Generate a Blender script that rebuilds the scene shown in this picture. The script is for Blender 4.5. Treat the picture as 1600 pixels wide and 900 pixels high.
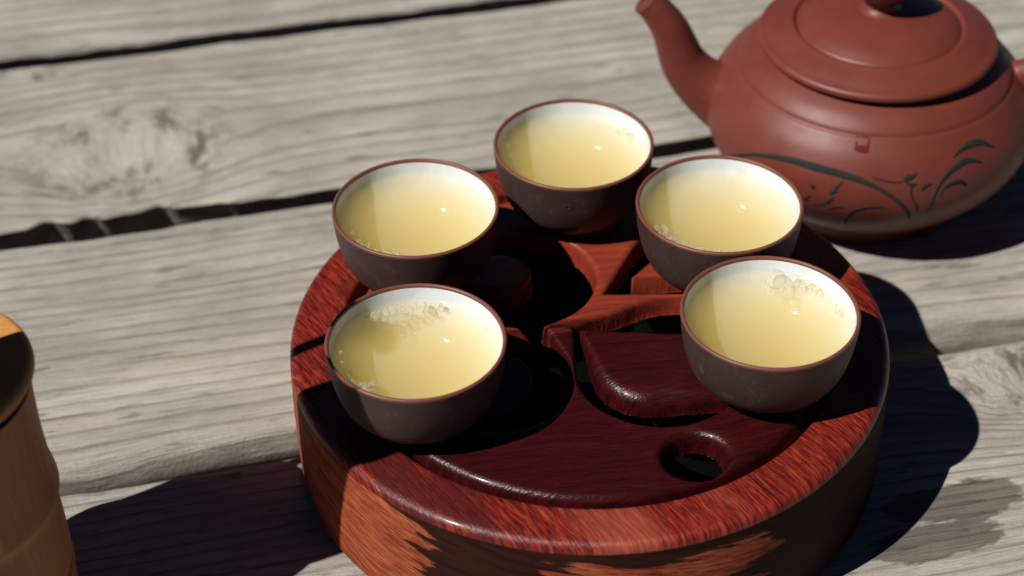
import bpy, bmesh, math, random
import numpy as np
from mathutils import Vector, Matrix

for o in list(bpy.data.objects):
    bpy.data.objects.remove(o, do_unlink=True)
scene = bpy.context.scene
COL = scene.collection
CM = 0.01                       # all build numbers below are centimetres
R = math.radians

# ------------------------------------------------------------------ camera
PITCH, ROLL = R(38.8255), R(-0.9376)
fw = Vector((0, math.cos(PITCH), -math.sin(PITCH)))
rt = Vector((1, 0, 0))
up = rt.cross(fw)
r2 = math.cos(ROLL) * rt + math.sin(ROLL) * up
u2 = r2.cross(fw)
cam_data = bpy.data.cameras.new('camera')
cam = bpy.data.objects.new('camera', cam_data)
COL.objects.link(cam)
m = Matrix((r2, u2, -fw)).transposed().to_4x4()
m.translation = Vector((-2.5, -52.6, 49.106)) * CM
cam.matrix_world = m
cam_data.sensor_width = 36.0
cam_data.lens = 3028.1257 / 1600 * 36
cam_data.clip_start = 0.01
cam_data.clip_end = 200
cam_data.dof.use_dof = True
cam_data.dof.focus_distance = 0.655
cam_data.dof.aperture_fstop = 8.5
scene.camera = cam

# ------------------------------------------------------------------ sky + sun
SUN_EL, SUN_AZ = R(50.8), R(30.5)          # azimuth the light travels towards
ldir = Vector((math.cos(SUN_EL) * math.cos(SUN_AZ), math.cos(SUN_EL) * math.sin(SUN_AZ), -math.sin(SUN_EL)))
world = bpy.data.worlds.new('World')
scene.world = world
world.use_nodes = True
wn = world.node_tree
sky = wn.nodes.new('ShaderNodeTexSky')
sky.sky_type = 'NISHITA'
sky.sun_disc = False
sky.sun_elevation = SUN_EL
sky.sun_rotation = math.atan2(-ldir.x, -ldir.y)
sky.altitude = 6000
sky.air_density = 0.30
sky.dust_density = 0.0
sky.ozone_density = 3.0
bg = wn.nodes['Background']
bg.inputs['Strength'].default_value = 0.06
wn.links.new(sky.outputs['Color'], bg.inputs['Color'])
sun_data = bpy.data.lights.new('sun', 'SUN')
sun_data.energy = 5.0
sun_data.angle = R(0.5)
sun_data.color = (1.0, 0.97, 0.92)
sun = bpy.data.objects.new('sun', sun_data)
COL.objects.link(sun)
sun.rotation_euler = ldir.to_track_quat('-Z', 'Y').to_euler()
sun.location = (-0.6, -0.4, 1.0)

vs = scene.view_settings
vs.view_transform = 'Standard'
vs.look = 'None'
vs.exposure = 0.08
vs.gamma = 1.0
vs.use_curve_mapping = False
scene.render.engine = 'CYCLES'
scene.cycles.max_bounces = 7
scene.cycles.volume_bounces = 5
scene.cycles.transparent_max_bounces = 16
scene.cycles.caustics_reflective = False
scene.cycles.caustics_refractive = False

# ------------------------------------------------------------------ helpers
class NT:
    """small shader-graph helper; coordinates are object space in centimetres"""
    def __init__(self, name, coord='Object'):
        self.mat = bpy.data.materials.new(name)
        self.mat.use_nodes = True
        self.t = self.mat.node_tree
        self.t.nodes.clear()
        self.out = self.t.nodes.new('ShaderNodeOutputMaterial')
        tc = self.t.nodes.new('ShaderNodeTexCoord')
        self.co = self.vmul(tc.outputs[coord], (100, 100, 100))
    def n(self, kind, **kw):
        x = self.t.nodes.new(kind)
        for k, v in kw.items():
            setattr(x, k, v)
        return x
    def set(self, sock, v):
        if isinstance(v, bpy.types.NodeSocket):
            self.t.links.new(v, sock)
        elif v is not None:
            sock.default_value = v
    def vmul(self, a, b):
        x = self.n('ShaderNodeVectorMath', operation='MULTIPLY')
        self.set(x.inputs[0], a); self.set(x.inputs[1], b)
        return x.outputs[0]
    def vadd(self, a, b):
        x = self.n('ShaderNodeVectorMath', operation='ADD')
        self.set(x.inputs[0], a); self.set(x.inputs[1], b)
        return x.outputs[0]
    def m(self, op, a, b=None, c=None, clamp=False):
        x = self.n('ShaderNodeMath', operation=op, use_clamp=clamp)
        self.set(x.inputs[0], a); self.set(x.inputs[1], b); self.set(x.inputs[2], c)
        return x.outputs[0]
    def sep(self, v):
        x = self.n('ShaderNodeSeparateXYZ'); self.set(x.inputs[0], v)
        return x.outputs
    def comb(self, a=0.0, b=0.0, c=0.0):
        x = self.n('ShaderNodeCombineXYZ')
        self.set(x.inputs[0], a); self.set(x.inputs[1], b); self.set(x.inputs[2], c)
        return x.outputs[0]
    def rot(self, v, e):
        x = self.n('ShaderNodeVectorRotate', rotation_type='EULER_XYZ')
        self.set(x.inputs['Vector'], v); x.inputs['Rotation'].default_value = e
        return x.outputs[0]
    def noise(self, v, scale=1.0, detail=3.0, rough=0.5, dist=0.0):
        x = self.n('ShaderNodeTexNoise')
        self.set(x.inputs['Vector'], v)
        x.inputs['Scale'].default_value = scale
        x.inputs['Detail'].default_value = detail
        x.inputs['Roughness'].default_value = rough
        x.inputs['Distortion'].default_value = dist
        return x.outputs[0]
    def ramp(self, f, stops, interp='LINEAR'):
        x = self.n('ShaderNodeValToRGB'); self.set(x.inputs[0], f)
        cr = x.color_ramp; cr.interpolation = interp
        while len(cr.elements) < len(stops): cr.elements.new(0.5)
        for e, (p, c) in zip(cr.elements, stops):
            e.position = p
            e.color = (c, c, c, 1) if isinstance(c, (int, float)) else (*c, 1)
        return x.outputs[0]
    def mix(self, f, a, b, blend='MIX'):
        x = self.n('ShaderNodeMix', data_type='RGBA', blend_type=blend)
        self.set(x.inputs[0], f)
        self.set(x.inputs[6], (*a, 1) if isinstance(a, tuple) else a)
        self.set(x.inputs[7], (*b, 1) if isinstance(b, tuple) else b)
        return x.outputs[2]
    def bump(self, h, strength=0.3, dist=0.0005, normal=None):
        x = self.n('ShaderNodeBump'); self.set(x.inputs['Height'], h)
        x.inputs['Strength'].default_value = strength
        x.inputs['Distance'].default_value = dist
        if normal is not None: self.set(x.inputs['Normal'], normal)
        return x.outputs[0]
    def pbr(self, col, rough=0.5, spec=0.5, normal=None, coat=0.0, coat_rough=0.2, surface=True):
        b = self.n('ShaderNodeBsdfPrincipled')
        self.set(b.inputs['Base Color'], (*col, 1) if isinstance(col, tuple) else col)
        self.set(b.inputs['Roughness'], rough)
        self.set(b.inputs['Specular IOR Level'], spec)
        if normal is not None: self.set(b.inputs['Normal'], normal)
        self.set(b.inputs['Coat Weight'], coat); b.inputs['Coat Roughness'].default_value = coat_rough
        if surface: self.t.links.new(b.outputs[0], self.out.inputs['Surface'])
        return b.outputs[0]

def mesh_obj(name, verts, faces, mat=None, parent=None, smooth=True, loc=None):
    me = bpy.data.meshes.new(name)
    me.from_pydata([tuple(v) for v in verts], [], faces)
    me.update()
    if smooth:
        me.polygons.foreach_set('use_smooth', [True] * len(me.polygons))
    o = bpy.data.objects.new(name, me)
    COL.objects.link(o)
    if mat: me.materials.append(mat)
    if parent: o.parent = parent
    if loc: o.location = loc
    return o

def thing(name, label, cat, loc=(0, 0, 0), rotz=0.0, group=None):
    o = bpy.data.objects.new(name, None)
    COL.objects.link(o)
    o.empty_display_size = 0.02
    o.location = Vector(loc) * CM
    o.rotation_euler = (0, 0, rotz)
    o['label'] = label; o['category'] = cat
    if group: o['group'] = group
    return o

def tag(o, label, cat, group=None):
    o['label'] = label; o['category'] = cat
    if group: o['group'] = group
    return o

def smooth_profile(pts, n=8):
    """Catmull-Rom through (r, z) points"""
    P = [np.array(p, float) for p in pts]
    P = [2 * P[0] - P[1]] + P + [2 * P[-1] - P[-2]]
    out = []
    for i in range(1, len(P) - 2):
        a, b, c, d = P[i - 1:i + 3]
        for k in range(n):
            t = k / n
            out.append(0.5 * ((2 * b) + (c - a) * t + (2 * a - 5 * b + 4 * c - d) * t * t + (3 * b - a - 3 * c + d) * t ** 3))
    out.append(P[-2])
    return [(max(0.0, float(q[0])), float(q[1])) for q in out]

def arc(cx, cz, rad, a0, a1, n=6):
    return [(cx + rad * math.cos(R(a0 + (a1 - a0) * i / n)), cz + rad * math.sin(R(a0 + (a1 - a0) * i / n))) for i in range(n + 1)]

def lathe(name, prof, mat, parent=None, seg=96, smooth=True, wob=None):
    """profile of (r, z) in cm; points on the axis close the surface"""
    verts, rings = [], []
    for (r, z) in prof:
        if r < 1e-6:
            rings.append([len(verts)]); verts.append((0, 0, z * CM))
        else:
            ids = []
            for k in range(seg):
                a = 2 * math.pi * k / seg
                rr = r * (1 + (wob(a, z) if wob else 0))
                ids.append(len(verts)); verts.append((rr * math.cos(a) * CM, rr * math.sin(a) * CM, z * CM))
            rings.append(ids)
    faces = []
    for A, B in zip(rings[:-1], rings[1:]):
        if len(A) == 1 and len(B) == 1: continue
        for k in range(seg):
            k2 = (k + 1) % seg
            if len(A) == 1: faces.append((A[0], B[k2], B[k]))
            elif len(B) == 1: faces.append((A[k], A[k2], B[0]))
            else: faces.append((A[k], A[k2], B[k2], B[k]))
    return mesh_obj(name, verts, faces, mat, parent, smooth)

def tube(name, path, radii, mat, parent=None, seg=20, flat=1.0, ref=Vector((0, 0, 1)), cap=True):
    """sweep along path (cm) with per-point radius; flat squeezes the cross-section along ref"""
    P = [Vector(p) for p in path]
    verts, rings = [], []
    for i, p in enumerate(P):
        t = (P[min(i + 1, len(P) - 1)] - P[max(i - 1, 0)]).normalized()
        s = t.cross(ref)
        if s.length < 1e-4: s = t.cross(Vector((1, 0, 0)))
        s.normalize(); q = s.cross(t).normalized()
        ids = []
        for k in range(seg):
            a = 2 * math.pi * k / seg
            ids.append(len(verts))
            verts.append((p + s * (radii[i] * math.cos(a)) + q * (radii[i] * flat * math.sin(a))) * CM)
        rings.append(ids)
    faces = [(A[k], A[(k + 1) % seg], B[(k + 1) % seg], B[k]) for A, B in zip(rings[:-1], rings[1:]) for k in range(seg)]
    if cap:
        faces.append(tuple(reversed(rings[0]))); faces.append(tuple(rings[-1]))
    return mesh_obj(name, verts, faces, mat, parent)

def spline(pts, n=8):
    P = [np.array(p, float) for p in pts]
    P = [2 * P[0] - P[1]] + P + [2 * P[-1] - P[-2]]
    out = []
    for i in range(1, len(P) - 2):
        a, b, c, d = P[i - 1:i + 3]
        for k in range(n):
            t = k / n
            out.append(0.5 * ((2 * b) + (c - a) * t + (2 * a - 5 * b + 4 * c - d) * t * t + (3 * b - a - 3 * c + d) * t ** 3))
    out.append(P[-2])
    return out

# ------------------------------------------------------------------ materials
def plank_material(name, seed, line_scale, contrast, knots=(), stains=(), tone=(0.42, 0.385, 0.335)):
    """weathered softwood: u along the board, v across it (object space)"""
    t = NT(name)
    u, v, w = t.sep(t.co)
    # knots bend the grain lines around themselves
    knotmask = None
    for (ku, kv, ru, rv) in knots:
        du = t.m('DIVIDE', t.m('SUBTRACT', u, ku), ru)
        dv = t.m('DIVIDE', t.m('SUBTRACT', v, kv), rv)
        d2 = t.m('ADD', t.m('MULTIPLY', du, du), t.m('MULTIPLY', dv, dv))
        g = t.m('POWER', 2.718, t.m('MULTIPLY', d2, -1.0))
        knotmask = g if knotmask is None else t.m('MAXIMUM', knotmask, g)
        v = t.m('SUBTRACT', v, t.m('MULTIPLY', t.m('MULTIPLY', g, dv), rv * 0.9))
    warp = t.noise(t.comb(t.m('MULTIPLY', u, 0.035), t.m('MULTIPLY', v, 0.14), seed), 1, 2, 0.5)
    warp2 = t.noise(t.comb(t.m('MULTIPLY', u, 0.3), t.m('MULTIPLY', v, 0.7), seed + 7), 1, 2, 0.5)
    vv = t.m('ADD', v, t.m('ADD', t.m('MULTIPLY', warp, 2.0), t.m('MULTIPLY', warp2, 0.16)))
    if knotmask is not None:
        kn = t.noise(t.comb(t.m('MULTIPLY', u, 0.55), t.m('MULTIPLY', v, 0.8), seed + 3), 1, 4, 0.6)
        vv = t.m('ADD', vv, t.m('MULTIPLY', t.m('MULTIPLY', knotmask, kn), 3.0))
    # growth rings: regular lines, sharp on one side, fading on the other
    pace = t.noise(t.comb(0.0, t.m('MULTIPLY', v, 0.22), seed + 17), 1, 2, 0.5)
    ph = t.m('ADD', t.m('MULTIPLY', vv, line_scale), t.m('MULTIPLY', pace, 3.0))
    saw = t.m('FRACT', ph)
    rl = t.ramp(saw, [(0.0, 0.2), (0.05, 0.95), (0.45, 1.0), (0.74, 0.75), (0.90, 0.0), (1.0, 0.2)])
    vary = t.noise(t.comb(t.m('MULTIPLY', u, 0.10), t.m('MULTIPLY', t.m('FLOOR', ph), 7.31), seed + 19), 1, 4, 0.6)
    rl = t.m('ADD', t.m('MULTIPLY', rl, t.ramp(vary, [(0.40, 1.0), (0.70, 0.4)])), t.ramp(vary, [(0.40, 0.0), (0.70, 0.6)]), clamp=True)
    if knotmask is not None:
        rl = t.m('MAXIMUM', rl, t.ramp(knotmask, [(0.2, 0.0), (0.6, 0.85)]))
    fine = t.noise(t.comb(t.m('MULTIPLY', u, 0.22), t.m('MULTIPLY', vv, 9.0), seed + 2), 1, 4, 0.6)
    fl = t.ramp(fine, [(0.30, 0.0), (0.55, 1.0)])
    fib = t.ramp(t.noise(t.comb(t.m('MULTIPLY', u, 0.7), t.m('MULTIPLY', vv, 13.0), seed + 4), 1, 5, 0.7), [(0.32, 0.0), (0.68, 1.0)])
    blot = t.noise(t.comb(t.m('MULTIPLY', u, 0.16), t.m('MULTIPLY', v, 0.3), seed + 5), 1, 4, 0.6)
    pores = t.noise(t.co, 9.0, 2, 0.5)
    light = t.mix(t.ramp(blot, [(0.35, 0.0), (0.65, 1.0)]), tuple(c * 0.62 for c in tone), (tone[0] * 1.30, tone[1] * 1.28, tone[2] * 1.25))
    warmc = t.noise(t.comb(t.m('MULTIPLY', u, 0.1), t.m('MULTIPLY', v, 1.1), seed + 9), 1, 3, 0.5)
    light = t.mix(t.m('MULTIPLY', t.ramp(warmc, [(0.52, 0.0), (0.72, 1.0)]), 0.5), light, (0.36, 0.27, 0.175))
    dark = tuple(c * (1 - contrast) for c in (0.15, 0.125, 0.098))
    col = t.mix(rl, dark, light)
    col = t.mix(t.m('MULTIPLY', t.m('SUBTRACT', 1.0, fl), 0.30), col, (0.16, 0.14, 0.115))
    col = t.mix(0.33, col, t.mix(fib, (0.13, 0.115, 0.095), (0.60, 0.56, 0.50)))
    col = t.mix(0.14, col, t.mix(pores, (0.1, 0.09, 0.08), (0.6, 0.57, 0.52)))
    crk = t.noise(t.comb(t.m('MULTIPLY', u, 0.12), t.m('MULTIPLY', vv, 6.0), seed + 23), 1, 2, 0.5)
    col = t.mix(t.m('MULTIPLY', t.ramp(crk, [(0.24, 1.0), (0.29, 0.0)]), 0.7), col, (0.05, 0.042, 0.035))
    # small dark dashes (raised splinters, nail and dirt marks)
    dash = t.noise(t.comb(t.m('MULTIPLY', u, 0.5), t.m('MULTIPLY', v, 2.3), seed + 11), 1, 3, 0.5)
    col = t.mix(t.m('MULTIPLY', t.ramp(dash, [(0.62, 0.0), (0.70, 1.0)]), 0.6), col, (0.11, 0.095, 0.08))
    if knotmask is not None:
        kd = t.noise(t.comb(t.m('MULTIPLY', u, 0.7), t.m('MULTIPLY', v, 0.6), seed + 13), 1, 5, 0.65)
        f = t.m('MULTIPLY', t.ramp(knotmask, [(0.25, 0.0), (0.6, 1.0)]), t.ramp(kd, [(0.50, 0.0), (0.62, 1.0)]))
        col = t.mix(t.m('MULTIPLY', f, 0.88), col, (0.10, 0.085, 0.07))
        f2 = t.m('MULTIPLY', t.ramp(knotmask, [(0.3, 0.0), (0.9, 1.0)]), t.ramp(kd, [(0.30, 1.0), (0.48, 0.0)]))
        col = t.mix(t.m('MULTIPLY', f2, 0.55), col, (0.44, 0.42, 0.38))
    rough = 0.85
    if stains:
        wet = None
        wob = t.noise(t.comb(t.m('MULTIPLY', u, 0.55), t.m('MULTIPLY', v, 1.5), seed + 21), 1, 5, 0.6)
        for (su, sv, ru, rv) in stains:
            du = t.m('DIVIDE', t.m('SUBTRACT', u, su), ru); dv = t.m('DIVIDE', t.m('SUBTRACT', v, sv), rv)
            d = t.m('SQRT', t.m('ADD', t.m('MULTIPLY', du, du), t.m('MULTIPLY', dv, dv)))
            d = t.m('ADD', d, t.m('MULTIPLY', t.m('SUBTRACT', wob, 0.5), 1.5))
            s = t.ramp(d, [(0.86, 1.0), (0.98, 0.0)])
            wet = s if wet is None else t.m('MAXIMUM', wet, s)
        col = t.mix(t.m('MULTIPLY', wet, 0.82), col, t.mix(1.0, col, (0.30, 0.27, 0.25), 'MULTIPLY'))
        rough = t.m('SUBTRACT', 0.85, t.m('MULTIPLY', wet, 0.3))
    h = t.m('ADD', t.m('MULTIPLY', rl, 0.7), t.m('ADD', t.m('MULTIPLY', fl, 0.35), t.m('MULTIPLY', fib, 0.25)))
    nrm = t.bump(h, 0.8, 0.0008)
    nrm = t.bump(t.noise(t.co, 7.0, 4, 0.65), 0.32, 0.0010, nrm)
    t.pbr(col, rough, 0.25, nrm)
    return t.mat

def rosewood(name, base_dark, base_red, base_light, kind, rough=0.42, coat=0.10, gloss_bump=0.38):
    """lacquered red wood; the drum's grain runs round it, the rim and plate are cut across at an angle"""
    t = NT(name)
    if kind == 'drum':
        x0, y0, z0 = t.sep(t.co)
        ang = t.m('MULTIPLY', t.m('ARCTAN2', x0, t.m('MULTIPLY', y0, -1.0)), 10.8)
        x = ang
        y = t.m('ADD', t.m('MULTIPLY', z0, 1.0), t.m('MULTIPLY', ang, 0.16))
        z = t.m('MULTIPLY', z0, 0.2)
    else:
        x, y, z = t.sep(t.rot(t.co, (0, 0, R(57) if kind == 'rim' else R(-8))))
    wv = t.noise(t.comb(t.m('MULTIPLY', x, 0.14), t.m('MULTIPLY', y, 0.3), t.m('MULTIPLY', z, 0.3)), 1, 3, 0.5)
    yy = t.m('ADD', y, t.m('MULTIPLY', wv, 0.9))
    streak = t.noise(t.comb(t.m('MULTIPLY', x, 0.34), t.m('MULTIPLY', yy, 6.5 if kind == 'rim' else 4.0), z), 1, 4, 0.62)
    fine = t.noise(t.comb(t.m('MULTIPLY', x, 1.6), t.m('MULTIPLY', yy, 17.0), z), 1, 3, 0.6)
    grit = t.noise(t.co, 10.0, 2, 0.6)
    mid = tuple(0.55 * a + 0.45 * b for a, b in zip(base_red, base_light))
    col = t.ramp(streak, [(0.30, base_dark), (0.44, base_red), (0.60, mid), (0.76, base_light)])
    col = t.mix(t.m('MULTIPLY', t.ramp(fine, [(0.42, 1.0), (0.56, 0.0)]), 0.8 if kind == 'rim' else 0.6), col, base_dark)
    if kind == 'drum':     # black heartwood at the front, in ragged tongues
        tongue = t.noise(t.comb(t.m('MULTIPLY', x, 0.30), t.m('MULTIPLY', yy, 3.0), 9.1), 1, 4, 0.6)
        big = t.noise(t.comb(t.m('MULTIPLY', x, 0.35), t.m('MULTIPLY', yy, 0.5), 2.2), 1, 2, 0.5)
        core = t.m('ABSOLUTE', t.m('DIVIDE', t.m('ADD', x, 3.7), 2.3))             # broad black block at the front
        right_shade = t.m('SUBTRACT', 2.0, t.m('DIVIDE', t.m('SUBTRACT', x, 2.5), 3.0))   # shade of the right side painted into the wood colour
        upper = t.m('MULTIPLY', t.m('SUBTRACT', 4.75, z0), t.m('ADD', 1.0, t.m('MULTIPLY', t.ramp(t.m('DIVIDE', t.m('ADD', x, 9.0), 4.0), [(0.2, 1.0), (0.8, 0.0)]), 4.0)))  # dark strip below the top edge
        e = t.m('MINIMUM', t.m('MINIMUM', core, right_shade), t.m('MULTIPLY', upper, 1.5))
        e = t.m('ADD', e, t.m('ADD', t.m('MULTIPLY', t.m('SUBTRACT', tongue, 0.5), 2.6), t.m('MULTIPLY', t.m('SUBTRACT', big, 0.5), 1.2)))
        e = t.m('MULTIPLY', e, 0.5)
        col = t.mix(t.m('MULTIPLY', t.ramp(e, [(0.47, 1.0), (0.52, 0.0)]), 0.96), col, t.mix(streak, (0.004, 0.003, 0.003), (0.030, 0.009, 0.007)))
    elif kind == 'rim':    # a few paler blocks where sapwood shows
        big = t.noise(t.comb(t.m('MULTIPLY', x, 0.10), t.m('MULTIPLY', yy, 0.32), 5.3), 1, 2, 0.5)
        col = t.mix(t.m('MULTIPLY', t.ramp(big, [(0.58, 0.0), (0.66, 1.0)]), 0.42), col, t.mix(streak, (0.20, 0.03, 0.018), (0.55, 0.15, 0.085)))
        col = t.mix(t.m('MULTIPLY', t.ramp(big, [(0.36, 1.0), (0.42, 0.0)]), 0.75), col, (0.05, 0.006, 0.006))
    else:                  # plate: a brighter band of wood along its far side
        far = t.m('ADD', t.m('MULTIPLY', y, 1.0), t.m('MULTIPLY', t.m('SUBTRACT', streak, 0.5), 2.2))
        col = t.mix(t.ramp(t.m('DIVIDE', t.m('ADD', far, 8.0), 16.0), [(0.50, 0.0), (0.58, 1.0)]), col,
                    t.mix(streak, (0.07, 0.008, 0.007), (0.36, 0.055, 0.026)))
    h = t.m('ADD', t.m('MULTIPLY', fine, 0.9), t.m('MULTIPLY', grit, 0.45))
    t.pbr(col, 0.62 if kind == 'drum' else rough, {'drum': 0.05, 'rim': 0.35, 'plate': 0.28}[kind], t.bump(h, gloss_bump, 0.0009), coat if kind != 'drum' else 0.02, 0.12)
    return t.mat

def clay(name, col, rough=0.55, spec=0.4, speck=0.25, bump=0.12, dust=0.0):
    t = NT(name)
    a = t.noise(t.co, 0.8, 4, 0.6)
    b = t.noise(t.co, 22.0, 3, 0.6)
    lo = tuple(c * (1 - speck) for c in col); hi = tuple(min(1, c * (1 + speck)) for c in col)
    c = t.mix(a, lo, hi)
    c = t.mix(t.m('MULTIPLY', t.ramp(b, [(0.55, 0.0), (0.72, 1.0)]), 0.3), c, tuple(min(1, k * 1.7 + 0.01) for k in col))
    if dust:
        d1 = t.noise(t.co, 1.7, 5, 0.7)
        d2 = t.noise(t.vmul(t.co, (1, 1, 0.4)), 9.0, 4, 0.7)
        f = t.m('MULTIPLY', t.ramp(d1, [(0.52, 0.0), (0.75, 1.0)]), t.ramp(d2, [(0.45, 0.0), (0.7, 1.0)]))
        c = t.mix(t.m('MULTIPLY', f, dust), c, (0.30, 0.25, 0.23))
    r = t.m('ADD', rough, t.m('MULTIPLY', t.m('SUBTRACT', a, 0.5), 0.25))
    t.pbr(c, r, spec, t.bump(b, bump, 0.0002))
    return t.mat

def simple(name, col, rough=0.5, spec=0.5, bump=0.0, scale=10.0):
    t = NT(name)
    n_ = t.noise(t.co, scale, 3, 0.6)
    c = t.mix(n_, tuple(k * 0.85 for k in col), tuple(min(1, k * 1.12) for k in col))
    t.pbr(c, rough, spec, t.bump(n_, bump, 0.0002) if bump else None)
    return t.mat

def liquid_tea():
    t = NT('tea_liquid')
    fr = t.n('ShaderNodeFresnel'); fr.inputs['IOR'].default_value = 1.33
    rip = t.bump(t.noise(t.co, 0.9, 2, 0.5), 0.12, 0.001)
    t.t.links.new(rip, fr.inputs['Normal'])
    tr = t.n('ShaderNodeBsdfTransparent')
    gl = t.n('ShaderNodeBsdfGlossy'); gl.inputs['Roughness'].default_value = 0.03
    t.t.links.new(rip, gl.inputs['Normal'])
    mx = t.n('ShaderNodeMixShader')
    t.t.links.new(fr.outputs[0], mx.inputs[0]); t.t.links.new(tr.outputs[0], mx.inputs[1]); t.t.links.new(gl.outputs[0], mx.inputs[2])
    t.t.links.new(mx.outputs[0], t.out.inputs['Surface'])
    ab = t.n('ShaderNodeVolumeAbsorption')
    ab.inputs['Color'].default_value = (0.998, 0.755, 0.05, 1)
    ab.inputs['Density'].default_value = 34.0
    sc = t.n('ShaderNodeVolumeScatter')                      # fine tea dust makes the liquid slightly cloudy
    sc.inputs['Color'].default_value = (1.0, 0.81, 0.38, 1); sc.inputs['Density'].default_value = 58.0
    sc.inputs['Anisotropy'].default_value = 0.3
    ad = t.n('ShaderNodeAddShader')
    t.t.links.new(ab.outputs[0], ad.inputs[0]); t.t.links.new(sc.outputs[0], ad.inputs[1])
    t.t.links.new(ad.outputs[0], t.out.inputs['Volume'])
    return t.mat

def bubble_film():
    t = NT('bubble_film')
    lw = t.n('ShaderNodeLayerWeight'); lw.inputs['Blend'].default_value = 0.35
    tr = t.n('ShaderNodeBsdfTransparent')
    gl = t.n('ShaderNodeBsdfPrincipled'); gl.inputs['Base Color'].default_value = (0.92, 0.88, 0.74, 1)
    gl.inputs['Roughness'].default_value = 0.1
    tl = t.n('ShaderNodeBsdfTranslucent'); tl.inputs['Color'].default_value = (0.95, 0.90, 0.76, 1)
    ms = t.n('ShaderNodeMixShader'); ms.inputs[0].default_value = 0.55
    t.t.links.new(gl.outputs[0], ms.inputs[1]); t.t.links.new(tl.outputs[0], ms.inputs[2])
    mx = t.n('ShaderNodeMixShader')
    t.set(mx.inputs[0], t.m('ADD', t.m('MULTIPLY', t.m('POWER', lw.outputs['Facing'], 2.0), 0.8), 0.14, clamp=True))
    t.t.links.new(tr.outputs[0], mx.inputs[1]); t.t.links.new(ms.outputs[0], mx.inputs[2])
    t.t.links.new(mx.outputs[0], t.out.inputs['Surface'])
    return t.mat

def bamboo(name, col):
    t = NT(name)
    x, y, z = t.sep(t.co)
    q = t.comb(t.m('MULTIPLY', x, 7.0), t.m('MULTIPLY', y, 7.0), t.m('MULTIPLY', z, 0.25))
    f = t.noise(q, 1, 4, 0.6)
    b = t.noise(t.vmul(t.co, (0.4, 0.4, 0.2)), 1, 4, 0.6)
    c = t.mix(f, tuple(k * 0.62 for k in col), tuple(min(1, k * 1.25) for k in col))
    c = t.mix(t.m('MULTIPLY', t.ramp(b, [(0.4, 0.0), (0.7, 1.0)]), 0.4), c, tuple(k * 0.55 for k in col))
    t.pbr(c, 0.6, 0.25, t.bump(f, 0.25, 0.0004))
    return t.mat

M = {}
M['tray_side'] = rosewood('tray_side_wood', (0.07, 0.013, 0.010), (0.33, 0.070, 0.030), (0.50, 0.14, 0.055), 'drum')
M['tray_rim'] = rosewood('tray_rim_wood', (0.024, 0.003, 0.003), (0.205, 0.011, 0.007), (0.44, 0.062, 0.022), 'rim')
M['tray_plate'] = rosewood('tray_plate_wood', (0.014, 0.002, 0.003), (0.036, 0.003, 0.004), (0.062, 0.006, 0.006), 'plate', rough=0.30, coat=0.10, gloss_bump=0.35)
M['reservoir'] = simple('reservoir_shade', (0.003, 0.003, 0.003), 0.9, 0.0)  # shade inside the hollow drum painted as near-black, no gloss
M['cup_clay'] = clay('cup_clay', (0.050, 0.029, 0.026), 0.5, 0.3, 0.2, 0.15, dust=0.35)
M['cup_lip'] = clay('cup_lip_clay', (0.15, 0.050, 0.033), 0.45, 0.45, 0.12)
M['glaze'] = simple('white_glaze', (0.66, 0.715, 0.775), 0.09, 0.35, 0.02, 1.5)
M['tea'] = liquid_tea()
M['bubble'] = bubble_film()
M['pot_clay'] = clay('teapot_clay', (0.145, 0.030, 0.019), 0.46, 0.42, 0.20, 0.3)
M['pot_inner'] = simple('teapot_inner_clay', (0.14, 0.035, 0.022), 0.8, 0.2)
M['engrave'] = simple('engraving_pigment', (0.020, 0.022, 0.022), 0.8, 0.2)
M['wet'] = simple('wet_clay', (0.13, 0.016, 0.011), 0.25, 0.5)
M['bamboo'] = bamboo('bamboo_skin', (0.44, 0.20, 0.085))
M['bamboo_in'] = bamboo('bamboo_top', (0.60, 0.27, 0.075))
M['bamboo_dark'] = bamboo('neck_shade_bamboo', (0.022, 0.016, 0.014))  # shadow under the top disc's overhang, painted near-black on the neck
M['tool'] = bamboo('tool_wood', (0.26, 0.12, 0.05))
M['beam'] = plank_material('beam_wood', 40.0, 0.9, 0.2)

# ------------------------------------------------------------------ ground under the table
def ground():
    t = NT('ground_gravel')
    a = t.noise(t.co, 0.05, 5, 0.6)
    t.pbr(t.mix(a, (0.06, 0.055, 0.05), (0.14, 0.13, 0.115)), 0.9, 0.2, t.bump(t.noise(t.co, 0.6, 4, 0.6), 0.5, 0.01))
    s = 60.0
    o = mesh_obj('ground', [(-s, -s, -0.74), (s, -s, -0.74), (s, s, -0.74), (-s, s, -0.74)], [(0, 1, 2, 3)], t.mat, smooth=False)
    o['kind'] = 'structure'
ground()

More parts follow.
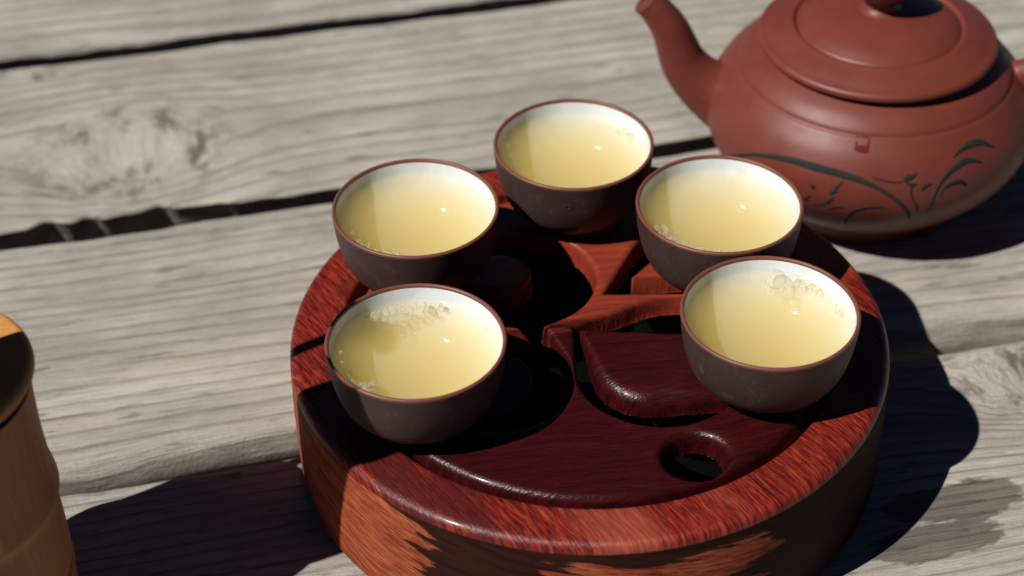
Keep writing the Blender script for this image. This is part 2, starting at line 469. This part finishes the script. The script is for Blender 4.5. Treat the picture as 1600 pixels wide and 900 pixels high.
# ------------------------------------------------------------------ table of weathered planks
PANG = R(12.0)
table = thing('plank_table', 'weathered grey table top of wide softwood planks with dark gaps', 'table', (0, 0, 0), PANG)
def plank(v0, v1, mat, seed, notches=(), near_r=0.75, far_r=0.35, u0=-75.0, u1=75.0):
    """board between v0 and v1 across the table, top face at z = 0; notches gouge the near edge"""
    rng = np.random.default_rng(seed)
    us = np.concatenate([np.arange(u0, -36, 3.0), np.arange(-36, 36, 0.25), np.arange(36, u1 + 1, 3.0)])
    def wavy(scale, amp):
        k = np.arange(u0 - 5, u1 + 10, scale); val = rng.normal(0, amp, len(k))
        return np.interp(us, k, val)
    near = wavy(9, 0.06) + wavy(2.2, 0.02 if near_r > 1 else 0.07) + wavy(0.6, 0.004 if near_r > 1 else 0.035)
    far = wavy(9, 0.05) + wavy(2.5, 0.05) + wavy(0.7, 0.02)
    nz = wavy(3.0, 0.04) + wavy(0.8, 0.004 if near_r > 1 else 0.02)
    cut = np.zeros_like(us)
    for (nu, nw, nd) in notches:
        cut += nd * np.exp(-((us - nu) / nw) ** 2)
    T = 3.6
    verts, faces = [], []
    npts = None
    for i, uu in enumerate(us):
        a, b = v0 + near[i], v1 + far[i]
        c = cut[i]
        a += c
        r = near_r * (1 + 0.25 * math.sin(uu * 0.31 + seed))
        rz = min(r * (1.3 if near_r > 1 else 0.55) + max(0, nz[i]) + c * 0.1, 2.8)
        und = 0.9                                     # lower near edge undercut, shaped to put the gap face in shade
        pts = [(a + und, -T), (a + und * 0.8, -T + 0.6), (a + und * 0.35, -rz - 0.7)]
        for k in range(9):
            th = -R(28) + (math.pi / 2 + R(28)) * k / 8
            pts.append((a + r * (1 - math.cos(th)), -rz + rz * math.sin(th)))
        for f in (0.2, 0.4, 0.6, 0.8):
            pts.append((a + r + (b - far_r - a - r) * f, 0.0))
        for k in range(6):
            th = math.pi / 2 * k / 5
            pts.append((b - far_r + far_r * math.sin(th), -far_r * 0.6 * (1 - math.cos(th))))
        pts += [(b, -T + 0.3), (b - 0.25, -T)]
        npts = len(pts)
        for (vv, zz) in pts:
            verts.append((uu * CM, vv * CM, zz * CM))
    for i in range(len(us) - 1):
        for k in range(npts):
            k2 = (k + 1) % npts
            faces.append((i * npts + k, (i + 1) * npts + k, (i + 1) * npts + k2, i * npts + k2))
    faces.append(tuple(range(npts)))
    L = (len(us) - 1) * npts
    faces.append(tuple(L + k for k in reversed(range(npts))))
    return mesh_obj('plank', verts, faces, mat, table)

P_BACK2 = plank_material('plank_far', 51.0, 0.7, 0.15)
P_BACK = plank_material('plank_back', 3.0, 0.9, 0.15)
P_KNOT = plank_material('plank_knotty', 12.0, 0.9, 0.15, knots=((-15.2, 22.3, 4.6, 4.0), (-19.2, 29.6, 1.5, 0.8)))
P_MID = plank_material('plank_ribbed', 23.3, 1.25, 0.15)
P_FRONT = plank_material('plank_front', 34.0, 1.7, 0.10, knots=((17.0, -1.0, 3.0, 2.2),), stains=((12.0, -6.7, 2.7, 1.0), (10.6, -8.3, 2.8, 0.9)))
plank(46.3, 60.3, P_BACK2, 5)
plank(31.35, 45.6, P_BACK, 6, near_r=0.25)
plank(17.35, 30.45, P_KNOT, 7, near_r=0.2, notches=((-18.9, 0.55, 0.42), (-17.2, 0.4, 0.22), (-16.4, 2.2, 0.22), (-14.2, 0.45, 0.30), (-12.4, 0.9, 0.10), (-9.4, 0.7, 0.10)))
plank(2.5, 16.3, P_MID, 8, near_r=1.05)
plank(-13.0, 1.05, P_FRONT, 9, near_r=0.5)
plank(-28.0, -13.9, P_BACK2, 10)
def beam(u):
    verts = [(x * CM, y * CM, z * CM) for x in (u - 3.5, u + 3.5) for y in (-26, 58) for z in (-10.5, -3.62)]
    f = [(0, 1, 3, 2), (4, 6, 7, 5), (0, 4, 5, 1), (2, 3, 7, 6), (0, 2, 6, 4), (1, 5, 7, 3)]
    mesh_obj('cross_beam', verts, f, M['beam'], table, smooth=False)
beam(-55); beam(55)
for (lu, lv) in ((-55, -22), (-55, 54), (55, -22), (55, 54)):
    s = 3.4
    verts = [((lu + a * s) * CM, (lv + b * s) * CM, z * CM) for z in (-74, -10.52) for a, b in ((-1, -1), (1, -1), (1, 1), (-1, 1))]
    mesh_obj('leg', verts, [(3, 2, 1, 0), (4, 5, 6, 7)] + [(k, (k + 1) % 4, 4 + (k + 1) % 4, 4 + k) for k in range(4)], M['beam'], table, smooth=False)

# ------------------------------------------------------------------ round tea tray
TX, TY, TZ = 0.18, -0.20, 5.0
tray = thing('tea_tray', 'round lacquered red rosewood tea tray with carved flower slots, carrying five cups', 'tray', (TX, TY, 0.02))
# drum: outside wall and rim
wall = [(0, 0), (10.25, 0)] + arc(10.25, 0.3, 0.3, -90, 0, 4)[1:] + [(10.57, 1.5), (10.58, 3.0), (10.56, 4.35)]
rim = arc(10.20, 4.64, 0.34, 0, 90, 8) + [(9.6, 4.985), (8.95, 4.98)] + arc(8.95, 4.78, 0.2, 90, 180, 5) + [(8.74, 4.1), (8.1, 4.1)]
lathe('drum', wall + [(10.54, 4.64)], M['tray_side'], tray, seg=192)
lathe('rim', rim, M['tray_rim'], tray, seg=192)
lathe('reservoir', [(8.1, 4.1), (8.1, 0.55), (0, 0.55)], M['reservoir'], tray, seg=96)

def hull(*parts):
    """convex outline round circles (x, y, r) and points (x, y, 0)"""
    pts = []
    for (x, y, r_) in parts:
        k = 72 if r_ else 1
        pts += [(x + r_ * math.cos(2 * math.pi * i / k), y + r_ * math.sin(2 * math.pi * i / k)) for i in range(k)]
    pts = sorted(set((round(px, 5), round(py, 5)) for px, py in pts))
    def half(seq):
        h = []
        for p in seq:
            while len(h) >= 2 and (h[-1][0] - h[-2][0]) * (p[1] - h[-2][1]) - (h[-1][1] - h[-2][1]) * (p[0] - h[-2][0]) <= 0: h.pop()
            h.append(p)
        return h[:-1]
    return np.array(half(pts) + half(pts[::-1]))

def poly_sd(X, Y, poly):
    """signed distance to a closed polygon, negative inside"""
    d = np.full(X.shape, 1e9); inside = np.zeros(X.shape, bool)
    n = len(poly)
    for i in range(n):
        a = poly[i]; b = poly[(i + 1) % n]
        e = b - a; L2 = e @ e + 1e-12
        t = np.clip(((X - a[0]) * e[0] + (Y - a[1]) * e[1]) / L2, 0, 1)
        d = np.minimum(d, (X - a[0] - t * e[0]) ** 2 + (Y - a[1] - t * e[1]) ** 2)
        c = ((a[1] > Y) != (b[1] > Y)) & (X < (b[0] - a[0]) * (Y - a[1]) / (b[1] - a[1] + 1e-12) + a[0])
        inside ^= c
    d = np.sqrt(d)
    return np.where(inside, -d, d)

def tray_plate():
    RP = 8.42
    nr, nt = 210, 900
    rr = np.concatenate([[0.02], np.linspace(0.04, RP, nr)])
    th = np.linspace(0, 2 * math.pi, nt, endpoint=False)
    Rg, Tg = np.meshgrid(rr, th, indexing='ij')
    X, Y = Rg * np.cos(Tg), Rg * np.sin(Tg)
    petals = [  # outer slot outline, island outline
        (hull((2.35, -2.05, 2.90), (3.2, -1.0, 2.85), (-0.50, 0.22, 0)), hull((1.98, -1.78, 1.88), (7.0, -1.7, 1.5), (-0.28, 0.02, 0)), (-0.28, 0.02)),
        (hull((-2.35, 3.05, 2.72), (-1.78, 0.25, 0)), hull((-3.25, 3.45, 1.30), (-7.2, 3.6, 1.0)), (-1.5, 2.6)),
        (hull((-3.25, -2.45, 2.62), (-1.62, 0.42, 0)), hull((-3.5, -2.6, 1.55), (-7.2, -3.5, 1.0)), (-2.4, -1.4)),
        (hull((3.75, 4.05, 2.0), (0.66, 2.10, 0)), hull((3.9, 4.25, 1.1), (6.6, 5.0, 1.0), (1.7, 2.95, 0)), (1.7, 2.95)),
    ]
    drop = np.zeros_like(X)
    def carve(sd, rad, depth, wallw=0.07):
        out = np.clip(sd, 0, rad)
        d_out = np.where(sd < rad, rad - np.sqrt(np.maximum(rad ** 2 - (rad - out) ** 2, 0)), 0)
        ins = np.clip(-sd / wallw, 0, 1)
        d_in = rad + ins * (depth - rad)
        return np.where(sd > 0, d_out, d_in)
    for outer, inner, tip in petals:
        so = poly_sd(X, Y, outer)
        if inner is None:
            drop = np.maximum(drop, carve(so, 0.22, 0.85, 0.045)); continue
        si = poly_sd(X, Y, inner)                      # islands have broad worn shoulders
        rad_i = np.clip(0.08 + 0.18 * np.hypot(X - tip[0], Y - tip[1]), 0.08, 0.55)
        d = np.where(si < 0, np.where(so < 0, carve(-si, rad_i, 0.85, 0.045), 0), carve(so, 0.22, 0.85, 0.045))
        d = np.where((si >= 0) & (so < 0), np.minimum(carve(so, 0.22, 0.85, 0.045), 0.62 + np.clip(si / 0.045, 0, 1) * 0.63), d)
        drop = np.maximum(drop, np.minimum(d, 0.85))
    hole = np.hypot(X - 3.22, Y + 6.45) - 1.05
    drop = np.maximum(drop, carve(hole, 0.34, 0.85, 0.045))
    drop = np.maximum(drop, carve(RP - 0.03 - Rg, 0.32, 0.6, 0.03))
    Z = TZ - 0.045 - drop
    verts = np.stack([X, Y, Z], -1).reshape(-1, 3) * CM
    n = (len(rr))
    a = np.arange(n - 1)[:, None] * nt + np.arange(nt)[None, :]
    b = np.arange(n - 1)[:, None] * nt + (np.arange(nt)[None, :] + 1) % nt
    quads = np.stack([a, a + nt, b + nt, b], -1).reshape(-1, 4)
    cutout = (drop.ravel()[quads] > 0.84).all(1)      # open through to the hollow drum
    quads = quads[~cutout]
    # skirt
    base = (n - 1) * nt
    sk = np.stack([RP * np.cos(th), RP * np.sin(th), np.full(nt, 4.12)], -1) * CM
    s0 = len(verts)
    verts = np.concatenate([verts, sk])
    k = np.arange(nt); k2 = (k + 1) % nt
    quads = np.concatenate([quads, np.stack([base + k, s0 + k, s0 + k2, base + k2], -1)])
    me = bpy.data.meshes.new('plate')
    me.vertices.add(len(verts)); me.vertices.foreach_set('co', verts.astype(np.float32).ravel())
    me.loops.add(quads.size); me.loops.foreach_set('vertex_index', quads.astype(np.int32).ravel())
    me.polygons.add(len(quads)); me.polygons.foreach_set('loop_start', np.arange(0, quads.size, 4, dtype=np.int32))
    me.polygons.foreach_set('use_smooth', np.ones(len(quads), bool))
    me.update(calc_edges=True); me.validate()
    me.materials.append(M['tray_plate'])
    o = bpy.data.objects.new('plate', me); COL.objects.link(o); o.parent = tray
    o['label'] = 'dark maroon inner plate carved with petal slots and a drain hole'
tray_plate()

# ------------------------------------------------------------------ teacups and their tea
CH = 3.15
OUT = smooth_profile([(1.62, 0.22), (2.14, 0.46), (2.54, 0.95), (2.78, 1.60), (2.91, 2.30), (2.985, 3.02)], 6)
INN = smooth_profile([(2.842, 3.02), (2.76, 2.55), (2.58, 2.02), (2.25, 1.52), (1.70, 1.15), (0.9, 0.93), (0.0, 0.86)], 6)
def make_cup(label, loc, rotz):
    c = thing('teacup', label, 'teacup', loc, rotz, 'teacups on the tray')
    lathe('bowl', OUT, M['cup_clay'], c, 96)
    lathe('foot', [(0, 0.12), (1.2, 0.12), (1.25, 0.0), (1.50, 0.0), (1.55, 0.10), (1.58, 0.17), (1.62, 0.22)], M['cup_clay'], c, 64)
    lathe('lip', [(2.985, 3.02)] + arc(2.918, 3.065, 0.07, -15, 195, 10) + [(2.842, 3.02)], M['cup_lip'], c, 96)
    lathe('glazed_lining', INN, M['glaze'], c, 96)
    return c
def copy_thing(src, label, loc, rotz):
    c = src.copy(); COL.objects.link(c); c.location = Vector(loc) * CM; c.rotation_euler = (0, 0, rotz); c['label'] = label
    for ch in src.children:
        d = ch.copy(); COL.objects.link(d); d.parent = c
    return c
SEAT = TZ + 0.015
CUPS = [
    ('E', (-5.67, -4.31), 'brown clay teacup at the front left of the tray, nearest the bamboo holder', 0.3),
    ('D', (6.05, -3.10), 'brown clay teacup of tea at the front right with large bubbles on its tea', 2.1),
    ('C', (4.94, 2.97), 'brown clay teacup of tea partly hidden behind the front right cup, beside the teapot', 4.0),
    ('B', (-0.12, 6.87), 'brown clay teacup of tea farthest back on the tray, with a small round mark', 0.0),
    ('A', (-5.89, 3.05), 'brown clay teacup directly behind the front left cup on the tray', 5.2),
]
proto = None
TEA_Z = 2.62
tea_r = 2.83
tea_prof = [(0, TEA_Z - 0.012), (2.2, TEA_Z - 0.012), (2.60, TEA_Z), (2.75, TEA_Z + 0.025), (2.89, TEA_Z + 0.05)] + \
           [(2.85, 2.5), (2.68, 1.98), (2.33, 1.48), (1.74, 1.09), (0.92, 0.87), (0, 0.80)]
random.seed(4)
def dome(bm, x, y, z, r, seg=10, rings=5):
    """upper part of a bubble floating at height z (cm)"""
    prev = None
    for i in range(rings + 1):
        ph = R(-25) + (R(90) - R(-25)) * i / rings
        if i == rings:
            top = bm.verts.new(((x) * CM, (y) * CM, (z + r) * CM))
            for k in range(seg): bm.faces.new((prev[k], prev[(k + 1) % seg], top))
            break
        cur = [bm.verts.new(((x + r * math.cos(ph) * math.cos(2 * math.pi * k / seg)) * CM, (y + r * math.cos(ph) * math.sin(2 * math.pi * k / seg)) * CM, (z + r * math.sin(ph)) * CM)) for k in range(seg)]
        if prev:
            for k in range(seg): bm.faces.new((prev[k], prev[(k + 1) % seg], cur[(k + 1) % seg], cur[k]))
        prev = cur
def bm_obj(name, bm, mat, parent):
    me = bpy.data.meshes.new(name); bm.to_mesh(me); bm.free()
    me.polygons.foreach_set('use_smooth', [True] * len(me.polygons)); me.materials.append(mat)
    o = bpy.data.objects.new(name, me); COL.objects.link(o); o.parent = parent
    return o
TEA_LABEL = {
    'A': 'pale yellow tea in the rear left cup, a little froth at its left edge',
    'B': 'pale yellow tea in the cup farthest back on the tray',
    'C': 'pale yellow tea with froth at its near edge, in the cup beside the teapot',
    'D': 'pale yellow tea with large bubbles along its far edge, in the front right cup',
    'E': 'pale yellow tea with foam along its far edge, in the front left cup',
}
# foam clusters: (angle from, angle to, count, smallest, largest radius)
FOAM = {
    'A': [(195, 262, 26, 0.05, 0.12)],
    'B': [(165, 235, 7, 0.03, 0.055), (30, 50, 2, 0.05, 0.09)],
    'C': [(195, 275, 40, 0.05, 0.13)],
    'D': [(50, 66, 5, 0.04, 0.07), (5, 35, 10, 0.04, 0.09)],
    'E': [(70, 135, 44, 0.05, 0.14), (180, 235, 26, 0.04, 0.11)],
}
BIG = {'D': [(78, 2.28, 0.36), (63, 2.38, 0.24), (52, 2.42, 0.20), (44, 2.45, 0.15), (70, 1.85, 0.13), (84, 1.75, 0.12)],
       'B': [(33, 2.4, 0.17)], 'E': [(112, 2.2, 0.17), (128, 2.3, 0.2)]}
for key, (x, y), label, rz in CUPS:
    loc = (x, y, SEAT)
    if proto is None:
        proto = cup = make_cup(label, loc, rz)
    else:
        cup = copy_thing(proto, label, loc, rz)
    tea = thing('tea', TEA_LABEL[key], 'tea', loc, 0.0, 'tea poured in the cups')
    lathe('liquid', tea_prof[::-1], M['tea'], tea, 96)
    bm = bmesh.new()
    for (a0, a1, cnt, s0, s1) in FOAM[key]:
        for _ in range(cnt):
            a = R(random.uniform(a0, a1)); s = random.uniform(s0, s1)
            rr = 2.62 - s - abs(random.gauss(0, 0.16 if key != 'E' else 0.24))
            dome(bm, rr * math.cos(a), rr * math.sin(a), TEA_Z + 0.0, s, 8, 4)
    f = bm_obj('foam', bm, M['bubble'], tea); f['kind'] = 'stuff'
    for (a, rr, s) in BIG.get(key, []):
        bm = bmesh.new(); dome(bm, rr * math.cos(R(a)), rr * math.sin(R(a)), TEA_Z, s, 20, 9)
        bm_obj('bubble', bm, M['bubble'], tea)
    if key == 'B':   # small round stamp on the front of this cup
        bm = bmesh.new()
        seg = 20; zc = 2.25
        ring = []
        for k in range(seg):
            a = 2 * math.pi * k / seg
            row = []
            for rad, off in ((0.17, 0.0), (0.15, 0.012), (0.11, 0.012), (0.09, 0.002)):
                dx, dz = rad * math.cos(a), rad * math.sin(a)
                zz = zc + dz
                ro = float(np.interp(zz, [p[1] for p in OUT], [p[0] for p in OUT])) + off
                an = R(-96) + dx / ro
                row.append(bm.verts.new((ro * math.cos(an) * CM, ro * math.sin(an) * CM, zz * CM)))
            ring.append(row)
        for k in range(seg):
            for j in range(3):
                bm.faces.new((ring[k][j], ring[(k + 1) % seg][j], ring[(k + 1) % seg][j + 1], ring[k][j + 1]))
        bm_obj('round_mark', bm, M['cup_clay'], cup)

# ------------------------------------------------------------------ teapot
PX, PY = 12.5, 15.0
pot = thing('teapot', 'red clay teapot with round lid and dark engraved grass leaves, beside the tray', 'teapot', (PX, PY, 0.02))
BODY = smooth_profile([(4.05, 0.0), (4.10, 0.35), (4.22, 0.62), (5.00, 1.25), (6.02, 2.28), (6.68, 3.45), (6.70, 4.60), (6.28, 5.55), (5.70, 6.26)], 6) + \
       [(5.66, 6.29), (5.59, 6.32), (5.56, 6.37)] + smooth_profile([(5.54, 6.45), (5.10, 6.85), (4.60, 7.12), (4.35, 7.22), (3.9, 7.25)], 4)
BZ = [p[1] for p in BODY]; BR = [p[0] for p in BODY]
def body_r(z): return float(np.interp(z, BZ, BR))
lathe('body', [(0, 0.15), (3.6, 0.15), (3.7, 0.0)] + BODY, M['pot_clay'], pot, 128)
lid_prof = [(3.8, 7.27), (4.5, 7.29)] + arc(4.62, 7.52, 0.2, -90, 70, 8) + smooth_profile([(4.55, 7.74), (4.1, 7.95), (3.6, 8.13)], 4) + \
           [(3.48, 8.19), (3.41, 8.18), (3.37, 8.06), (3.30, 8.03)] + smooth_profile([(3.26, 8.11), (2.7, 8.42), (1.9, 8.66), (1.1, 8.80), (0.0, 8.84)], 5)
lathe('lid', lid_prof, M['pot_clay'], pot, 128)
lathe('lid_knob', smooth_profile([(0.95, 8.78), (0.72, 8.92), (0.62, 9.12), (0.78, 9.42), (1.18, 9.80), (1.30, 10.25), (1.08, 10.72), (0.55, 10.95), (0.0, 11.0)], 6), M['pot_clay'], pot, 64)
# spout
SA = R(172)
sd = Vector((math.cos(SA), math.sin(SA), 0))
sp = [(5.3, 3.9), (6.3, 4.35), (7.15, 4.95), (7.75, 5.7), (8.08, 6.5), (8.42, 7.35), (8.95, 8.1), (9.4, 8.55)]
srad = [1.75, 1.38, 1.12, 0.97, 0.87, 0.77, 0.67, 0.60]
spts = spline([(d, z, r_) for (d, z), r_ in zip(sp, srad)], 6)
path = [sd * p[0] + Vector((0, 0, p[1])) for p in spts]
rad = [p[2] for p in spts]
inner_path = [path[-1], path[-1] - (path[-1] - path[-2]).normalized() * 1.2]
spout = tube('spout', path, rad, M['pot_clay'], pot, 28, ref=Vector((-sd.y, sd.x, 0)), cap=False)
tip_d = (path[-1] - path[-2]).normalized()
lipp = [path[-1] - tip_d * 0.02, path[-1] + tip_d * 0.07, path[-1] + tip_d * 0.07, path[-1] - tip_d * 0.05, path[-1] - tip_d * 1.5]
tube('spout_lip', lipp, [0.63, 0.60, 0.48, 0.44, 0.40], M['pot_inner'], spout, 28, ref=Vector((-sd.y, sd.x, 0)), cap=False)
# handle
HA = R(-6)
hd = Vector((math.cos(HA), math.sin(HA), 0))
hp = [(5.9, 5.75), (6.9, 6.25), (8.3, 6.55), (9.7, 6.0), (10.3, 4.7), (9.7, 3.3), (8.3, 2.3), (6.9, 2.1), (6.0, 2.3)]
hr = [0.85, 0.62, 0.55, 0.58, 0.60, 0.58, 0.52, 0.55, 0.8]
hpts = spline([(d, z, r_) for (d, z), r_ in zip(hp, hr)], 6)
tube('handle', [hd * p[0] + Vector((0, 0, p[1])) for p in hpts], [p[2] for p in hpts], M['pot_clay'], pot, 24, flat=0.8, ref=Vector((-hd.y, hd.x, 0)))

def on_body(name, pts, mat, parent, lift=0.012, n=7):
    """ribbon lying in the clay surface: pts are (angle deg, z, half width) on the body"""
    sm = spline(pts, n)
    verts, faces = [], []
    for i, (a, z, hw) in enumerate(sm):
        p0, p1 = sm[max(i - 1, 0)], sm[min(i + 1, len(sm) - 1)]
        ds, dz = R(p1[0] - p0[0]) * body_r(z), p1[1] - p0[1]
        L = math.hypot(ds, dz) or 1
        nx, nz_ = -dz / L, ds / L
        for s, l in ((1, -0.01), (0.8, lift), (-0.8, lift), (-1, -0.01)):
            zz = z + nz_ * hw * s
            ro = body_r(zz) + l
            an = R(a) + nx * hw * s / ro
            verts.append((ro * math.cos(an) * CM, ro * math.sin(an) * CM, zz * CM))
    for i in range(len(sm) - 1):
        for k in range(3):
            faces.append((i * 4 + k, (i + 1) * 4 + k, (i + 1) * 4 + k + 1, i * 4 + k + 1))
    return mesh_obj(name, verts, faces, mat, parent)
LEAVES = [
    ('engraved_leaf', [(-153.6, 3.8, .05), (-147.9, 4.23, .07), (-139.9, 4.73, .09), (-128.9, 5.06, .13), (-118.3, 5.12, .16), (-108.8, 5.07, .15), (-101.5, 4.93, .13), (-96.9, 4.74, .10), (-91.7, 4.39, .10), (-87.3, 3.92, .09), (-85.1, 3.53, .08), (-83.8, 3.09, .03)]),
    ('engraved_leaf', [(-78.3, 3.44, .04), (-77.4, 3.92, .06), (-75.8, 4.55, .07), (-72.7, 4.96, .10), (-67.9, 5.23, .13), (-63.1, 5.31, .12), (-57.6, 5.07, .03)]),
    ('engraved_leaf', [(-69.0, 5.56, .03), (-65.3, 5.72, .07), (-60.8, 5.79, .13), (-55.6, 5.71, .12), (-50.6, 5.37, .03)]),
    ('engraved_leaf', [(-74.8, 4.12, .03), (-73.4, 4.5, .06), (-70.2, 4.64, .11), (-66.6, 4.59, .10), (-64.6, 4.36, .03)]),
    ('engraved_leaf', [(-105.5, 2.42, .04), (-105.7, 2.94, .07), (-103.8, 3.46, .09), (-100.4, 3.74, .09), (-96.2, 3.84, .08), (-92.1, 3.77, .02)]),
    ('engraved_stem', [(-82.2, 3.5, .03), (-82.5, 3.84, .05), (-84.0, 4.19, .05), (-85.2, 4.53, .05), (-84.3, 4.79, .03)]),
    ('engraved_petal', [(-87.9, 4.98, .05), (-86.4, 5.08, .15), (-84.6, 5.12, .10), (-82.9, 5.26, .03)]),
    ('engraved_petal', [(-86.9, 4.94, .04), (-84.9, 4.81, .08), (-83.0, 4.85, .03)]),
    ('engraved_petal', [(-81.6, 4.56, .04), (-80.1, 4.72, .10), (-77.8, 4.77, .03)]),
    ('engraved_stem', [(-98.5, 5.12, .02), (-95.9, 5.04, .03), (-92.0, 4.95, .04), (-88.2, 4.95, .03)]),
    ('engraved_stroke', [(-118.7, 4.45, .05), (-117.7, 4.35, .13), (-116.8, 4.25, .04)]),
    ('engraved_stroke', [(-107.8, 4.86, .03), (-109.3, 4.59, .07), (-110.3, 4.36, .12), (-111.9, 4.15, .03)]),
    ('engraved_stroke', [(-120.4, 3.55, .03), (-119.4, 3.72, .09), (-118.3, 3.92, .03)]),
    ('engraved_stroke', [(-109.8, 4.14, .03), (-112.3, 3.81, .10), (-114.7, 3.50, .03)]),
    ('engraved_stroke', [(-117.3, 3.47, .03), (-114.0, 3.64, .07), (-110.7, 3.77, .03)]),
    ('engraved_stroke', [(-112.1, 3.42, .03), (-108.9, 3.62, .07), (-105.7, 3.72, .03)]),
]
for nm, pts in LEAVES:
    on_body(nm, pts, M['engrave'], pot)
on_body('wet_mark', [(-105.8, 6.12, .22), (-103.6, 6.12, .27), (-101.2, 6.10, .25), (-100.4, 6.1, .2)], M['wet'], pot, lift=0.02)


# ------------------------------------------------------------------ bamboo tool holder and its tools
HX, HY = -20.25, -9.15
holder = thing('bamboo_holder', 'brown bamboo tool holder with an orange wooden top at the left edge', 'holder', (HX, HY, 0.02))
hb = smooth_profile([(3.28, 0.0), (3.30, 1.0), (3.30, 2.2), (3.36, 2.62), (3.24, 2.86), (3.33, 3.1), (3.30, 4.6), (3.26, 5.6), (3.40, 6.05), (3.36, 6.4), (3.26, 7.0), (3.20, 8.2), (3.20, 9.5), (3.24, 10.5)], 6)
lathe('tube', [(0, 0.02), (3.2, 0.02)] + hb, M['bamboo'], holder, 96)
lathe('neck_band', [(3.24, 10.5), (3.16, 10.52), (3.12, 10.62), (3.12, 10.9)], M['bamboo_dark'], holder, 96)
lathe('top_disc', [(3.12, 10.88), (3.30, 10.88)] + arc(3.28, 11.05, 0.17, -80, 0, 4) + arc(3.20, 11.10, 0.25, 0, 90, 6) + [(0, 11.35)], M['bamboo_in'], holder, 96)
nvec = Vector((math.sin(SUN_AZ), -math.cos(SUN_AZ), 0))
avec = Vector((math.cos(SUN_AZ), math.sin(SUN_AZ), 0))
hc = Vector((HX, HY, 0))
def tool_pt(dn, da, z): return hc + nvec * dn + avec * da + Vector((0, 0, z))
def scoop():
    rows = [(8.0, 1.3, 1.1), (11.0, 1.35, 1.3), (12.6, 1.5, 1.65), (15.0, 1.65, 1.75), (18.0, 2.1, 2.0), (20.2, 2.4, 2.2), (21.6, 2.5, 2.1), (22.3, 2.9, 1.6), (22.9, 3.6, 0.75)]
    rows = [tuple(q) for q in spline(rows, 4)]
    nc = 9
    verts, faces = [], []
    for (z, dn, hw) in rows:
        for side in (0, 1):
            for k in range(nc):
                s = -1 + 2 * k / (nc - 1)
                sag = -0.45 * hw * (1 - s * s) - 0.14 * side
                verts.append((tool_pt(dn + hw * s, sag + 0.3, z) - hc) * CM)
    w2 = nc * 2
    for i in range(len(rows) - 1):
        for k in range(nc - 1):
            a = i * w2 + k
            faces.append((a, a + 1, a + w2 + 1, a + w2))
            faces.append((a + nc, a + nc + w2, a + nc + w2 + 1, a + nc + 1))
        a = i * w2
        faces.append((a, a + w2, a + w2 + nc, a + nc))
        b = a + nc - 1
        faces.append((b, b + nc, b + nc + w2, b + w2))
    e = (len(rows) - 1) * w2
    for k in range(nc - 1):
        faces.append((k, k + nc, k + nc + 1, k + 1))
        faces.append((e + k, e + k + 1, e + k + nc + 1, e + k + nc))
    o = mesh_obj('tea_scoop', verts, faces, M['tool'])
    o.location = hc * CM
    tag(o, 'wide wooden tea scoop standing in the bamboo holder', 'tea scoop')
scoop()
def needle():
    p = [tool_pt(-1.4, -0.1, 6.0) - hc, tool_pt(-1.6, 0.3, 11.3) - hc, tool_pt(-1.8, 0.9, 20.0) - hc, tool_pt(-1.85, 1.0, 23.2) - hc]
    o = tube('tea_needle', [Vector(q) for q in spline(p, 5)], [0.24] * 13 + [0.22, 0.19, 0.12], M['tool'], None, 14)
    o.location = hc * CM
    tag(o, 'thin wooden tea needle standing in the bamboo holder', 'tea needle')
needle()
def spoon():
    t = thing('tea_spoon', 'small round ended wooden tea spoon standing in the bamboo holder', 'tea spoon', (HX, HY, 0))
    p = [tool_pt(0.4, -1.4, 6.0) - hc, tool_pt(0.55, -1.3, 11.3) - hc, tool_pt(0.95, -1.0, 25.2) - hc]
    tube('handle', [Vector(q) for q in spline(p, 6)], [0.2] * 13, M['tool'], t, 14)
    c = tool_pt(0.70, -1.0, 26.0) - hc
    bm = bmesh.new(); bmesh.ops.create_uvsphere(bm, u_segments=20, v_segments=12, radius=0.62 * CM)
    ax = (nvec * -0.35 + Vector((0, 0, 0.94))).normalized(); sx = avec; sy = ax.cross(sx)
    for v in bm.verts:
        co = v.co.copy(); co.x *= 0.4; co.z *= 1.45
        if co.x < 0: co.x *= -0.25
        v.co = sx * co.x + sy * co.y + ax * co.z + c * CM
    bm_obj('bowl', bm, M['tool'], t)
spoon()
